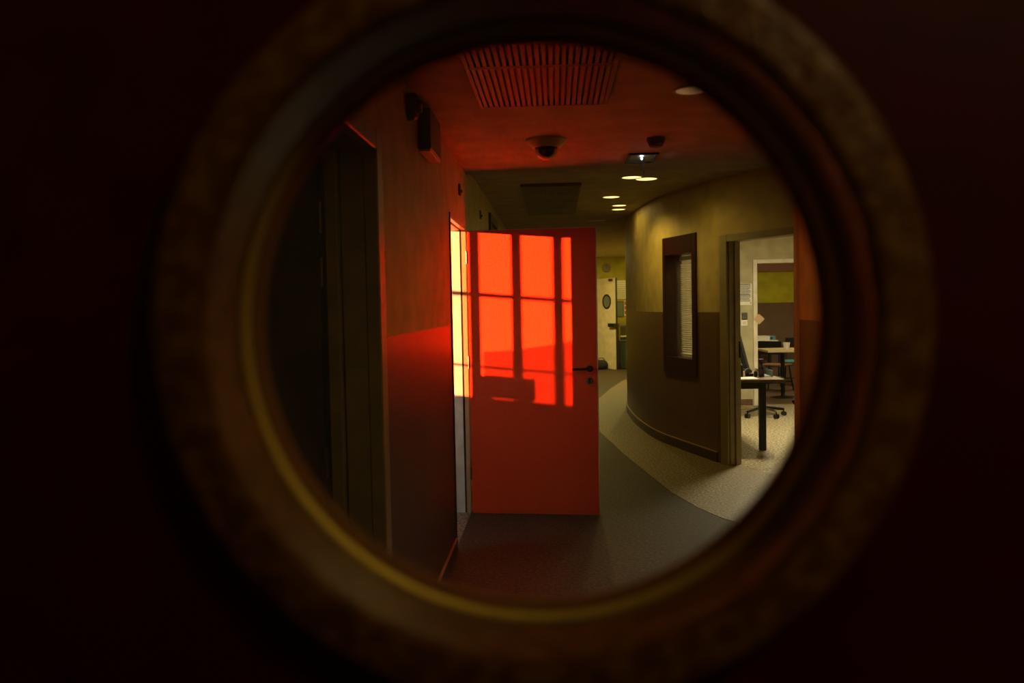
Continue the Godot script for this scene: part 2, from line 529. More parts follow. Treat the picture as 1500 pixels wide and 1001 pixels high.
# ---------------------------------------------------------------- the port we look through
func porthole() -> void:
	var c := Vector3(-0.011, 1.479, 0)
	var t := thing("porthole_door", "dark red door with a round wood-rimmed glazed port", "door", Vector3(-0.011, 0, -0.445))
	# the leaf: a panel with a round hole, 50 mm thick
	var st := mb()
	var hx := 0.46
	var y0 := 0.006
	var y1 := 2.03
	var seg := 128
	var r := 0.178
	for zf in [0.025, -0.025]:
		for k in seg:
			var t0 := TAU * k / seg
			var t1 := TAU * (k + 1) / seg
			var a := Vector3(cos(t0) * r, c.y + sin(t0) * r, zf)
			var b := Vector3(cos(t1) * r, c.y + sin(t1) * r, zf)
			var oa := edge_point(t0, hx, y0 - c.y, y1 - c.y) + Vector3(0, c.y, zf)
			var ob := edge_point(t1, hx, y0 - c.y, y1 - c.y) + Vector3(0, c.y, zf)
			quad(st, a, b, ob, oa, Vector3(0, c.y, -zf))
	for k in seg:
		var t0 := TAU * k / seg
		var t1 := TAU * (k + 1) / seg
		var oa := edge_point(t0, hx, y0 - c.y, y1 - c.y) + Vector3(0, c.y, 0)
		var ob := edge_point(t1, hx, y0 - c.y, y1 - c.y) + Vector3(0, c.y, 0)
		var d := Vector3(0, 0, 0.025)
		quad(st, oa + d, ob + d, ob - d, oa - d, Vector3(0, c.y, 0))
	obj("leaf", st, M.porthole_leaf, t)
	# rims, lathed about the port's axis; local +Y of the lathe points at the camera
	var ax := Transform3D(Basis(Vector3.RIGHT, Vector3(0, 0, 1), Vector3(0, -1, 0)), Vector3(0, c.y, 0))
	st = mb()
	lathe(st, [Vector2(0.1895, 0.0255), Vector2(0.1895, 0.032), Vector2(0.1875, 0.0355), Vector2(0.184, 0.037), Vector2(0.168, 0.0385), Vector2(0.165, 0.0382), Vector2(0.165, 0.0255), Vector2(0.1895, 0.0255)], 160, ax)
	obj("rim", st, M.bronze, t)
	st = mb()
	lathe(st, [Vector2(0.1652, 0.0382), Vector2(0.1632, 0.0374), Vector2(0.1612, 0.034), Vector2(0.1608, 0.0), Vector2(0.1608, -0.018), Vector2(0.178, -0.018), Vector2(0.178, 0.0250), Vector2(0.1652, 0.0250), Vector2(0.1652, 0.0382)], 160, ax)
	obj("reveal", st, M.varnish, t)
	st = mb()
	var prof := []
	for i in 13:
		var a := PI * i / 12.0
		prof.append(Vector2(0.1608 - 0.0078 * sin(a), -0.0185 - 0.008 + 0.008 * cos(a)))
	prof.append_array([Vector2(0.166, -0.0365), Vector2(0.186, -0.0355), Vector2(0.1895, -0.031), Vector2(0.1895, -0.0255), Vector2(0.178, -0.0255), Vector2(0.178, -0.0185), Vector2(0.1608, -0.0185)])
	lathe(st, prof.map(flip), 160, ax)
	obj("retaining_bead", st, M.bead, t)
	st = mb()
	lathe(st, [Vector2(0.1606, -0.0110), Vector2(0.1590, -0.0110), Vector2(0.1580, -0.0122), Vector2(0.1578, -0.0178), Vector2(0.1606, -0.0178)], 160, ax)
	obj("gold_gasket", st, M.gold, t)
	st = mb()
	lathe(st, [Vector2(0, -0.0225), Vector2(0.1598, -0.0225), Vector2(0.1598, -0.0185), Vector2(0, -0.0185)], 96, ax)
	obj("glass_pane", st, M.glass, t)
	for k in 6:
		var a := TAU * (k + 0.3) / 6.0
		st = mb()
		lathe(st, [Vector2(0, 0.0392), Vector2(0.0028, 0.0388), Vector2(0.0036, 0.0372), Vector2(0.0036, 0.036)].map(flip), 14, ax * Transform3D(Basis(), Vector3(cos(a) * 0.1755, 0, sin(a) * 0.1755)))
		obj("screw_head", st, M.bead, t)
	# what closes the corridor round this leaf
	var wf := setting("wall_front", "cream partition that holds the door with the round port", "wall")
	box("panel", Vector3(-0.63, 0, -0.40), Vector3(-0.474, LOW, -0.49), M.cream, wf)
	box("panel", Vector3(0.452, 0, -0.40), Vector3(1.36, LOW, -0.49), M.cream, wf)
	box("panel", Vector3(-0.474, 2.035, -0.40), Vector3(0.452, LOW, -0.49), M.cream, wf)
	# a dim ceiling lamp behind the camera
	var l := thing("ceiling_lamp", "dim round ceiling lamp behind the door with the port", "lamp", Vector3(0.72, LOW, 0.12))
	st = mb()
	lathe(st, [Vector2(0, -0.05), Vector2(0.08, -0.045), Vector2(0.12, -0.02), Vector2(0.125, 0.0)].map(flip), 32)
	obj("shade", st, M.dim_lamp, l)
	var o := OmniLight3D.new()
	o.name = "light"
	o.light_color = Color(1.0, 0.90, 0.66)
	o.light_energy = 0.052
	o.light_size = 0.1
	o.omni_range = 12.0
	o.omni_attenuation = 2.0
	o.shadow_enabled = true
	l.add_child(o)
	o.position = Vector3(0, -0.16, 0)

func flip(v: Vector2) -> Vector2:
	return v

func edge_point(t: float, hx: float, y0: float, y1: float) -> Vector3:
	var d := Vector2(cos(t), sin(t))
	var k := 1e9
	if absf(d.x) > 1e-6:
		k = minf(k, hx / absf(d.x))
	if d.y > 1e-6:
		k = minf(k, y1 / d.y)
	elif d.y < -1e-6:
		k = minf(k, y0 / d.y)
	return Vector3(d.x * k, d.y * k, 0)

# ---------------------------------------------------------------- red door
func red_door() -> void:
	var turn := -atan2(0.088, 0.92)
	var t := thing("red_door", "bright red door standing open into the corridor, barred sunlight on it", "door", Vector3(-0.630, 0, -6.082), turn)
	var w := 0.92
	var h := 2.035
	var st := mb()
	bx(st, Vector3(0.004, 0.005, -0.040), Vector3(w - 0.006, h - 0.006, 0.0), 0.0015)
	obj("leaf", st, M.red, t)
	box("edge_band", Vector3(w - 0.006, 0.005, -0.040), Vector3(w, h, -0.001), M.pale_edge, t)
	box("edge_band", Vector3(0.0, h - 0.006, -0.040), Vector3(w - 0.006, h, -0.001), M.pale_edge, t)
	for s in [1, -1]:
		var face := 0.0 if s > 0 else -0.040
		var lv := Node3D.new()
		lv.name = "lever_handle"
		t.add_child(lv, true)
		st = mb()
		lathe(st, [Vector2(0.024, 0), Vector2(0.024, 0.006), Vector2(0.021, 0.009), Vector2(0, 0.009)].map(flip), 28, Transform3D(Basis(Vector3.RIGHT, Vector3(0, 0, s), Vector3(0, -s, 0)), Vector3(w - 0.058, 1.043, face)))
		obj("rosette", st, M.black_metal, lv)
		st = mb()
		tube(st, [Vector3(w - 0.058, 1.043, face), Vector3(w - 0.058, 1.043, face + s * 0.05), Vector3(w - 0.075, 1.043, face + s * 0.056), Vector3(w - 0.175, 1.041, face + s * 0.056)], 0.0095, 14)
		obj("lever", st, M.black_metal, lv)
		var lk := Node3D.new()
		lk.name = "lock"
		t.add_child(lk, true)
		st = mb()
		lathe(st, [Vector2(0.026, 0), Vector2(0.026, 0.006), Vector2(0.022, 0.009), Vector2(0, 0.009)].map(flip), 28, Transform3D(Basis(Vector3.RIGHT, Vector3(0, 0, s), Vector3(0, -s, 0)), Vector3(w - 0.060, 0.958, face)))
		obj("escutcheon", st, M.steel, lk)
		st = mb()
		bx(st, Vector3(w - 0.066, 0.935, face + (0.009 if s > 0 else -0.013)), Vector3(w - 0.054, 0.975, face + (0.013 if s > 0 else -0.009)), 0.001)
		obj("cylinder", st, M.black_metal, lk)
	for y in [0.25, 1.05, 1.80]:
		st = mb()
		rod(st, Vector3(-0.002, y, 0.003), Vector3(-0.002, y + 0.09, 0.003), 0.007, 12)
		obj("hinge", st, M.steel, t)
	# its frame: painted linings, dark gasket and a proud tan casing on the corridor side
	var f := setting("trim_3", "cream and tan frame of the red door's opening", "door frame")
	box("far_lining", Vector3(-0.785, 0, -6.105), Vector3(-0.683, 2.04, -6.14), M.lining, f)
	box("far_gasket", Vector3(-0.683, 0, -6.112), Vector3(-0.668, 2.04, -6.14), M.gasket, f)
	box("far_casing", Vector3(-0.668, 0, -6.098), Vector3(-0.636, 2.075, -6.14), M.tan, f, 0.003)
	box("head_lining", Vector3(-0.785, 2.04, -5.10), Vector3(-0.683, 2.062, -6.14), M.lining, f)
	box("head_gasket", Vector3(-0.683, 2.045, -5.10), Vector3(-0.668, 2.062, -6.14), M.gasket, f)
	box("head_casing", Vector3(-0.668, 2.04, -5.10), Vector3(-0.636, 2.075, -6.098), M.tan, f, 0.003)
	box("near_casing", Vector3(-0.74, 0, -5.098), Vector3(-0.622, 2.062, -5.11), M.gasket, f)

# ---------------------------------------------------------------- dark doorway on the left, close to the port
func near_frame() -> void:
	var f := setting("trim_4", "olive painted door frame of the dark doorway on the left wall", "door frame")
	for z in [[-2.83, -2.925], [-1.38, -1.475]]:
		var st := mb()
		bx(st, Vector3(-0.635, 0, z[1]), Vector3(-0.586, 2.095, z[0]), 0.005)
		obj("architrave", st, M.frame_paint, f)
	var s2 := mb()
	bx(s2, Vector3(-0.635, 2.02, -2.83), Vector3(-0.586, 2.095, -1.475), 0.005)
	obj("architrave_head", s2, M.frame_paint, f)
	box("far_lining", Vector3(-0.712, 0, -2.835), Vector3(-0.635, 2.03, -2.86), M.frame_paint, f)
	box("near_lining", Vector3(-0.74, 0, -1.47), Vector3(-0.635, 2.03, -1.445), M.frame_paint, f)
	box("head_lining", Vector3(-0.74, 2.02, -1.47), Vector3(-0.635, 2.045, -2.835), M.frame_paint, f)
	box("stop", Vector3(-0.760, 0, -2.80), Vector3(-0.719, 2.03, -2.86), M.frame_paint, f, 0.003)
	var d := thing("dark_door", "dark brown door swung into the dark room on the left", "door", Vector3(-0.782, 0, -2.80))
	var st3 := mb()
	bx(st3, Vector3(-0.90, 0.01, -0.045), Vector3(-0.005, 2.03, -0.005), 0.002)
	obj("leaf", st3, M.door_brown, d)
	for y in [0.93, 1.565, 1.745]:
		var h := mb()
		rod(h, Vector3(0.006, y, 0.004), Vector3(0.006, y + 0.052, 0.004), 0.0085, 12)
		rod(h, Vector3(0.006, y + 0.054, 0.004), Vector3(0.006, y + 0.10, 0.004), 0.0085, 12)
		obj("hinge", h, M.steel, d)
	var w := setting("wall_dark_room", "unlit walls of the small room on the left", "wall")
	box("outer_wall", Vector3(-2.2, 0, -1.1), Vector3(-2.1, LOW, -3.2), M.cream, w)
	box("end_wall", Vector3(-2.2, 0, -1.1), Vector3(-0.73, LOW, -1.2), M.cream, w)
	box("partition", Vector3(-2.2, 0, -3.08), Vector3(-0.73, LOW, -3.2), M.white_wall, w)

# ---------------------------------------------------------------- sunny side room on the left
func sun_room() -> void:
	var w := setting("wall_side_room", "pale walls of the sunny side room", "wall")
	var z0 := -4.83
	var z1 := -3.41
	var ys := 0.95
	var yt := 2.30
	box("outer_wall", Vector3(-2.2, 0, -3.2), Vector3(-2.08, LOW, z1), M.white_wall, w)
	box("outer_wall", Vector3(-2.2, 0, z0), Vector3(-2.08, LOW, -6.5), M.white_wall, w)
	box("outer_wall", Vector3(-2.2, 0, z1), Vector3(-2.08, ys, z0), M.white_wall, w)
	box("outer_wall", Vector3(-2.2, yt, z1), Vector3(-2.08, LOW, z0), M.white_wall, w)
	box("end_wall", Vector3(-2.2, 0, -6.4), Vector3(-0.80, LOW, -6.5), M.white_wall, w)
	box("end_wall", Vector3(-0.80, 0, -6.14), Vector3(-0.74, LOW, -6.5), M.white_wall, w)
	var win := setting("window_1", "mullioned window of the side room letting the low sun in", "window")
	box("frame", Vector3(-2.12, ys, z0), Vector3(-2.07, ys + 0.03, z1), M.lining, win)
	box("frame", Vector3(-2.12, yt - 0.04, z0), Vector3(-2.07, yt, z1), M.lining, win)
	box("frame", Vector3(-2.12, ys, z0), Vector3(-2.07, yt, z0 + 0.04), M.lining, win)
	box("frame", Vector3(-2.12, ys, z1 - 0.04), Vector3(-2.07, yt, z1), M.lining, win)
	for z in [-4.455, -4.106, -3.765]:
		box("mullion", Vector3(-2.12, ys + 0.03, z - 0.023), Vector3(-2.08, yt - 0.04, z + 0.023), M.lining, win)
	box("transom", Vector3(-2.115, 1.705, z0 + 0.04), Vector3(-2.085, 1.735, z1 - 0.04), M.lining, win)
	box("lower_bar", Vector3(-2.11, 1.198, z0 + 0.04), Vector3(-2.095, 1.214, z1 - 0.04), M.lining, win)
	box("sill", Vector3(-2.09, ys - 0.03, z0 - 0.03), Vector3(-1.93, ys, z1 + 0.03), M.lining, win)
	box("pane", Vector3(-2.104, ys + 0.03, z0 + 0.04), Vector3(-2.10, yt - 0.04, z1 - 0.04), M.glass, win)
	# a sheer half curtain with a slanting top edge hangs against the lower panes
	var st := mb()
	var nz := 24
	var cz0 := -4.44
	var cz1 := -3.44
	for i in nz:
		var a := float(i) / nz
		var b := float(i + 1) / nz
		var za := lerpf(cz0, cz1, a)
		var zb := lerpf(cz0, cz1, b)
		var xa := -2.055 + 0.008 * sin(i * 1.7)
		var xb := -2.055 + 0.008 * sin((i + 1) * 1.7)
		var ya := lerpf(1.31, 1.50, pow(a, 1.3))
		var yb := lerpf(1.31, 1.50, pow(b, 1.3))
		quad(st, Vector3(xa, ys + 0.01, za), Vector3(xb, ys + 0.01, zb), Vector3(xb, yb, zb), Vector3(xa, ya, za), Vector3(-3, 1.2, -4))
	var cu := obj("half_curtain", st, M.sheer)
	tag(cu, "sheer half curtain across the lower panes of the side room window", "curtain")
	# a long box on short feet on the sill
	var bxn := thing("sill_box", "long closed box on short feet on the sunny window sill", "box", Vector3(-2.0, ys, -4.29))
	var s2 := mb()
	bx(s2, Vector3(-0.05, 0.035, -0.22), Vector3(0.05, 0.185, 0.17), 0.004)
	obj("body", s2, M.wood, bxn)
	for z in [-0.2, 0.14]:
		box("foot", Vector3(-0.04, 0, z), Vector3(0.04, 0.036, z + 0.02), M.wood, bxn)

# ---------------------------------------------------------------- ceiling fittings
func slotted_tile(z0: float, z1: float, x0: float, x1: float, y: float, label: String, slats: int, stuff := false) -> void:
	var t := thing("ceiling_grille", label, "ceiling grille", Vector3((x0 + x1) / 2, y, (z0 + z1) / 2), 0.0, "slotted ceiling panels")
	var hw := (x1 - x0) / 2
	var hl := absf(z1 - z0) / 2 - 0.003
	var b := 0.018
	box("backing", Vector3(-hw + 0.004, -0.002, -hl + 0.004), Vector3(hw - 0.004, 0.002, hl - 0.004), M.grille, t)
	for s in [-1, 1]:
		box("frame", Vector3(s * hw, -0.03, -hl), Vector3(s * (hw - b), 0.0, hl), M.grille, t, 0.002)
		box("frame", Vector3(-hw + b, -0.03, s * hl), Vector3(hw - b, 0.0, s * (hl - b)), M.grille, t, 0.002)
	var step := (2 * hw - 2 * b) / slats
	var all := mb()
	var one := mb()
	bx(one, Vector3(-step * 0.34, -0.029, -hl + b), Vector3(step * 0.34, -0.016, hl - b), 0.001)
	var mesh := one.commit()
	for k in slats:
		var x := -hw + b + step * (k + 0.5)
		if stuff:
			bx(all, Vector3(x - step * 0.32, -0.029, -hl + b), Vector3(x + step * 0.32, -0.016, hl - b))
		else:
			var o := MeshInstance3D.new()
			o.name = "slat"
			o.mesh = mesh
			o.material_override = M.grille
			t.add_child(o, true)
			o.position.x = x
	if stuff:
		var o := obj("slats", all, M.grille, t)
		o.set_meta("kind", "stuff")

func downlight(p: Vector3, r: float, lit: bool, label: String, energy := 0.0, beam := 0.0, glowing: Material = null) -> void:
	var t := thing("downlight", label, "ceiling light", p, 0.0, "round recessed downlights")
	var st := mb()
	lathe(st, [Vector2(r * 0.80, -0.001), Vector2(r * 0.84, -0.006), Vector2(r, -0.004), Vector2(r, 0.0)].map(flip), 36)
	obj("trim_ring", st, M.white_plastic, t)
	st = mb()
	lathe(st, [Vector2(0, -0.004), Vector2(r * 0.82, -0.003), Vector2(r * 0.82, 0.0)].map(flip), 36)
	obj("diffuser", st, glowing if glowing else (M.lamp if lit else M.white_plastic), t)
	if lit:
		var l: Light3D
		if beam > 0.0:
			var sp := SpotLight3D.new()
			sp.spot_range = 30.0
			sp.spot_attenuation = 2.0
			sp.spot_angle = beam
			sp.spot_angle_attenuation = 0.6
			sp.light_size = r * 0.7
			l = sp
		else:
			var ar := AreaLight3D.new()
			ar.area_size = Vector2(r * 1.4, r * 1.4)
			ar.area_range = 30.0
			l = ar
		l.name = "light"
		l.light_color = Color(1.0, 0.88, 0.50)
		l.light_energy = energy
		l.shadow_enabled = true
		t.add_child(l)
		l.position = Vector3(0, -0.012, 0)
		l.rotation_degrees = Vector3(-90, 0, 0)

func ceiling_things() -> void:
	slotted_tile(-4.035, -3.367, -0.341, 0.254, LOW, "slotted metal ceiling panel next to the dome camera", 22)
	slotted_tile(-3.367, -2.699, -0.341, 0.254, LOW, "slotted metal ceiling panel closer to the port than the one by the camera", 22)
	for k in 4:
		slotted_tile(-7.95 - 0.62 * (k + 1), -7.95 - 0.62 * k, -0.312, 0.253, HIGH, "finely slotted ceiling panel, %s in the row past the ceiling step" % ["first", "second", "third", "fourth"][k], 26, true)
	for a in [[0.693, -7.70, 0.105, "lit round downlight beside the emergency light, on its left", 0.15, 0.0], [0.835, -7.82, 0.115, "lit round downlight beside the emergency light, closest to the curved wall", 0.36, 80.0], [0.598, -9.06, 0.105, "lit round downlight standing alone past the first pair", 1.3, 77.0], [0.74, -9.85, 0.095, "lit downlight in the far pair, first of the two", 0.12, 0.0], [0.76, -10.25, 0.095, "lit downlight in the far pair, last of the two", 0.12, 0.0], [0.3, -17.6, 0.105, "lit downlight over the corridor's far end, hidden behind the red door", 11.0, 0.0], [1.95, -18.4, 0.105, "lit downlight over the far counter, past the curved wall", 6.0, 0.0]]:
		downlight(Vector3(a[0], HIGH, a[1]), a[2], true, a[3], a[4], a[5])
	downlight(Vector3(0.561, HIGH, -11.55), 0.11, false, "unlit downlight farthest along the corridor ceiling")
	downlight(Vector3(0.63, LOW, -3.93), 0.09, true, "faintly lit downlight beside the slotted panels", 0.26, 78.0, M.faint)
	downlight(Vector3(0.63, LOW, -1.60), 0.09, true, "faintly lit downlight between the slotted panels and the port", 0.26, 80.0, M.faint)
	# dome camera
	var t := thing("dome_camera", "dark dome security camera with a white flange on the ceiling", "camera", Vector3(-0.041, LOW, -4.99))
	var st := mb()
	lathe(st, [Vector2(0.066, -0.048), Vector2(0.082, -0.046), Vector2(0.118, -0.012), Vector2(0.121, -0.003), Vector2(0.121, 0.0)].map(flip), 40)
	obj("flange", st, M.white_plastic, t)
	st = mb()
	var prof := []
	for i in 10:
		var a := PI / 2 * i / 9.0
		prof.append(Vector2(0.070 * sin(a), -0.047 - 0.070 * cos(a)))
	lathe(st, prof, 36)
	obj("dome", st, M.smoked, t)
	st = mb()
	ball(st, Vector3(0, -0.055, 0.0), 0.048, 20)
	obj("eyeball", st, M.black, t)
	st = mb()
	rod(st, Vector3(0, -0.07, 0.03), Vector3(0, -0.09, 0.05), 0.018, 16)
	obj("lens", st, M.black_metal, t)
	# smoke detector
	t = thing("smoke_detector", "grey round smoke detector on the ceiling by the emergency light", "detector", Vector3(0.595, LOW, -5.03))
	st = mb()
	lathe(st, [Vector2(0.05, -0.022), Vector2(0.054, -0.02), Vector2(0.054, 0)].map(flip), 28)
	obj("base", st, M.grey_plastic, t)
	st = mb()
	lathe(st, [Vector2(0, -0.055), Vector2(0.03, -0.054), Vector2(0.042, -0.046), Vector2(0.046, -0.022)].map(flip), 28)
	obj("head", st, M.grey_plastic, t)
	st = mb()
	lathe(st, [Vector2(0.045, -0.035), Vector2(0.048, -0.033), Vector2(0.048, -0.028), Vector2(0.045, -0.026)].map(flip), 28)
	obj("vent_ring", st, M.black, t)
	# emergency light: square recessed tray with one bright LED and a pull cord
	t = thing("emergency_light", "square ceiling emergency light with one bright white LED", "emergency light", Vector3(0.575, LOW, -5.68))
	for s in [-1, 1]:
		box("frame", Vector3(s * 0.095, -0.012, -0.17), Vector3(s * 0.075, 0, 0.17), M.tray_frame, t, 0.002)
		box("frame", Vector3(-0.075, -0.012, s * 0.17), Vector3(0.075, 0, s * 0.15), M.tray_frame, t, 0.002)
	box("reflector", Vector3(-0.075, -0.004, -0.15), Vector3(0.075, -0.001, 0.15), M.steel, t)
	st = mb()
	ball(st, Vector3(0, -0.010, 0.02), 0.009, 12)
	obj("led", st, M.led, t)
	var l := OmniLight3D.new()
	l.name = "light"
	l.light_color = Color(0.85, 0.95, 1.0)
	l.light_energy = 0.004
	l.light_size = 0.008
	l.omni_range = 12.0
	l.omni_attenuation = 2.0
	l.shadow_enabled = true
	t.add_child(l)
	l.position = Vector3(0, -0.03, 0.02)
	st = mb()
	rod(st, Vector3(0.02, -0.004, -0.05), Vector3(0.02, -0.085, -0.05), 0.002, 8)
	rod(st, Vector3(0.02, -0.085, -0.05), Vector3(0.02, -0.105, -0.05), 0.005, 8, 0.003)
	obj("pull_cord", st, M.black, t)

# ---------------------------------------------------------------- small things on the left wall
func wall_things() -> void:
	var t := thing("alarm_sounder", "round grey alarm sounder high on the left wall", "alarm", Vector3(-0.63, 2.365, -3.72))
	var ax := Transform3D(Basis(Vector3(0, 1, 0), Vector3(1, 0, 0), Vector3(0, 0, -1)), Vector3.ZERO)
	var st := mb()
	lathe(st, [Vector2(0.058, 0), Vector2(0.058, 0.03), Vector2(0.05, 0.042), Vector2(0, 0.044)].map(flip), 32, ax)
	obj("base", st, M.grey_plastic, t)
	st = mb()
	lathe(st, [Vector2(0.030, 0.043), Vector2(0.026, 0.062), Vector2(0, 0.066)].map(flip), 24, ax)
	obj("horn", st, M.grey_plastic, t)
	st = mb()
	ball(st, Vector3(0.064, 0.012, 0.012), 0.007, 10)
	obj("indicator", st, M.black, t)
	t = thing("exit_luminaire", "grey box-shaped emergency luminaire hung beside the round alarm sounder", "emergency light", Vector3(-0.63, 2.22, -4.15))
	st = mb()
	bx(st, Vector3(0.0, 0.012, -0.17), Vector3(0.062, 0.20, 0.17), 0.004)
	obj("housing", st, M.grey_plastic, t)
	st = mb()
	bx(st, Vector3(0.004, 0.0, -0.166), Vector3(0.058, 0.013, 0.166), 0.003)
	obj("diffuser", st, M.white_plastic, t)
	box("bracket", Vector3(0.0, 0.19, -0.05), Vector3(0.03, 0.228, 0.05), M.grey_plastic, t)
	for a in [[-0.63, 2.268, -5.66, "small square indicator on the wall above the red door's opening"], [-0.70, 2.354, -8.03, "small square indicator on the wall past the red door"]]:
		t = thing("indicator_box", a[3], "indicator", Vector3(a[0], a[1], a[2]))
		st = mb()
		bx(st, Vector3(0, -0.038, -0.032), Vector3(0.014, 0.038, 0.032), 0.003)
		obj("plate", st, M.grey_plastic, t)
		st = mb()
		ball(st, Vector3(0.014, -0.01, 0), 0.012, 12)
		obj("lens", st, M.maroon, t)

# ---------------------------------------------------------------- tall window in the curved wall
func right_window() -> void:
	var a := Vector2(1.364, -8.358)
	var b := Vector2(1.148, -9.084)
	var len_ := (a - b).length()
	var d := (b - a).normalized()
	# local +X runs from the near to the far stile, local +Z points into the corridor
	var t := setting("window_2", "tall window in a dark mahogany frame with a blind behind the glass", "window")
	t.position = Vector3(a.x, 0, a.y)
	var xax := Vector3(d.x, 0, d.y)
	t.basis = Basis(xax, Vector3.UP, xax.cross(Vector3.UP))
	var zs := 1.0 if (t.basis * Vector3(0, 0, 1)).x < 0 else -1.0
	var put := func(called: String, lo: Vector3, hi: Vector3, m: Material, ch: float) -> void:
		box(called, Vector3(lo.x, lo.y, lo.z * zs), Vector3(hi.x, hi.y, hi.z * zs), m, t, ch)
	put.call("stile", Vector3(-0.01, 0.77, 0.022), Vector3(0.075, 2.17, -0.17), M.mahogany, 0.003)
	put.call("stile", Vector3(len_ - 0.055, 0.77, 0.022), Vector3(len_ + 0.01, 2.17, -0.17), M.mahogany, 0.003)
	put.call("top_rail", Vector3(0.075, 1.985, 0.022), Vector3(len_ - 0.055, 2.17, -0.17), M.mahogany, 0.003)
	put.call("bottom_rail", Vector3(0.075, 0.77, 0.022), Vector3(len_ - 0.055, 0.935, -0.17), M.mahogany, 0.003)
	put.call("glass_pane", Vector3(0.075, 0.935, -0.10), Vector3(len_ - 0.055, 1.985, -0.106), M.glass, 0.0)
	# blind behind the pane
	var bl := thing("venetian_blind", "cream venetian blind behind the tall mahogany window", "blind", t.position)
	bl.basis = t.basis
	var s0 := 0.085
	var s1 := len_ - 0.065
	var headrail := mb()
	bx(headrail, Vector3(s0, 1.93, -0.165 if zs > 0 else 0.135), Vector3(s1, 1.975, -0.135 if zs > 0 else 0.165), 0.003)
	obj("headrail", headrail, M.white_plastic, bl)
	var one := mb()
	bx(one, Vector3(-(s1 - s0) / 2, -0.0008, -0.0105), Vector3((s1 - s0) / 2, 0.0008, 0.0105), 0.0003)
	var mesh := one.commit()
	for k in 41:
		var o := MeshInstance3D.new()
		o.name = "slat"
		o.mesh = mesh
		o.material_override = M.blind
		bl.add_child(o, true)
		o.position = Vector3((s0 + s1) / 2, 1.885 - k * 0.0226, -0.15 * zs)
		o.rotation.x = -0.8 * zs
	box("bottom_rail", Vector3(s0, 0.942, -0.162 * zs), Vector3(s1, 0.962, -0.138 * zs), M.white_plastic, bl, 0.002)
	for x in [s0 + 0.1, s1 - 0.1]:
		var c := mb()
		rod(c, Vector3(x, 0.95, -0.15 * zs), Vector3(x, 1.95, -0.15 * zs), 0.0012, 6)
		obj("cord", c, M.white_plastic, bl)

# ---------------------------------------------------------------- right doorway frame
func right_doorway() -> void:
	var a := Vector2(1.55, -7.832)
	var b := Vector2(1.96, -7.085)
	var d := (b - a).normalized()
	var t := setting("trim_5", "olive cream door frame of the office doorway", "door frame")
	t.position = Vector3(a.x, 0, a.y)
	var xax := Vector3(d.x, 0, d.y)
	t.basis = Basis(xax, Vector3.UP, xax.cross(Vector3.UP))
	var zs := 1.0 if (t.basis * Vector3(0, 0, 1)).x < 0 else -1.0
	var w := (b - a).length()
	var put := func(called: String, lo: Vector3, hi: Vector3, m: Material) -> void:
		box(called, Vector3(lo.x, lo.y, lo.z * zs), Vector3(hi.x, hi.y, hi.z * zs), m, t, 0.003)
	put.call("architrave", Vector3(-0.085, 0, 0.02), Vector3(0.012, 2.10, -0.004), M.frame_paint)
	put.call("architrave", Vector3(w - 0.012, 0, 0.02), Vector3(w + 0.07, 2.10, -0.004), M.frame_paint)
	put.call("architrave_head", Vector3(0.012, 2.035, 0.02), Vector3(w - 0.012, 2.10, -0.004), M.frame_paint)
	put.call("lining", Vector3(-0.002, 0, -0.004), Vector3(0.02, 2.04, -0.135), M.frame_paint)
	put.call("lining", Vector3(w - 0.02, 0, -0.004), Vector3(w + 0.002, 2.04, -0.135), M.frame_paint)
	put.call("head_lining", Vector3(0.02, 2.035, -0.004), Vector3(w - 0.02, 2.06, -0.135), M.frame_paint)
	put.call("stop", Vector3(0.02, 0, -0.06), Vector3(0.034, 2.035, -0.10), M.frame_paint)
	put.call("strike_plate", Vector3(0.0195, 0.98, -0.108), Vector3(0.0215, 1.13, -0.13), M.black_metal)

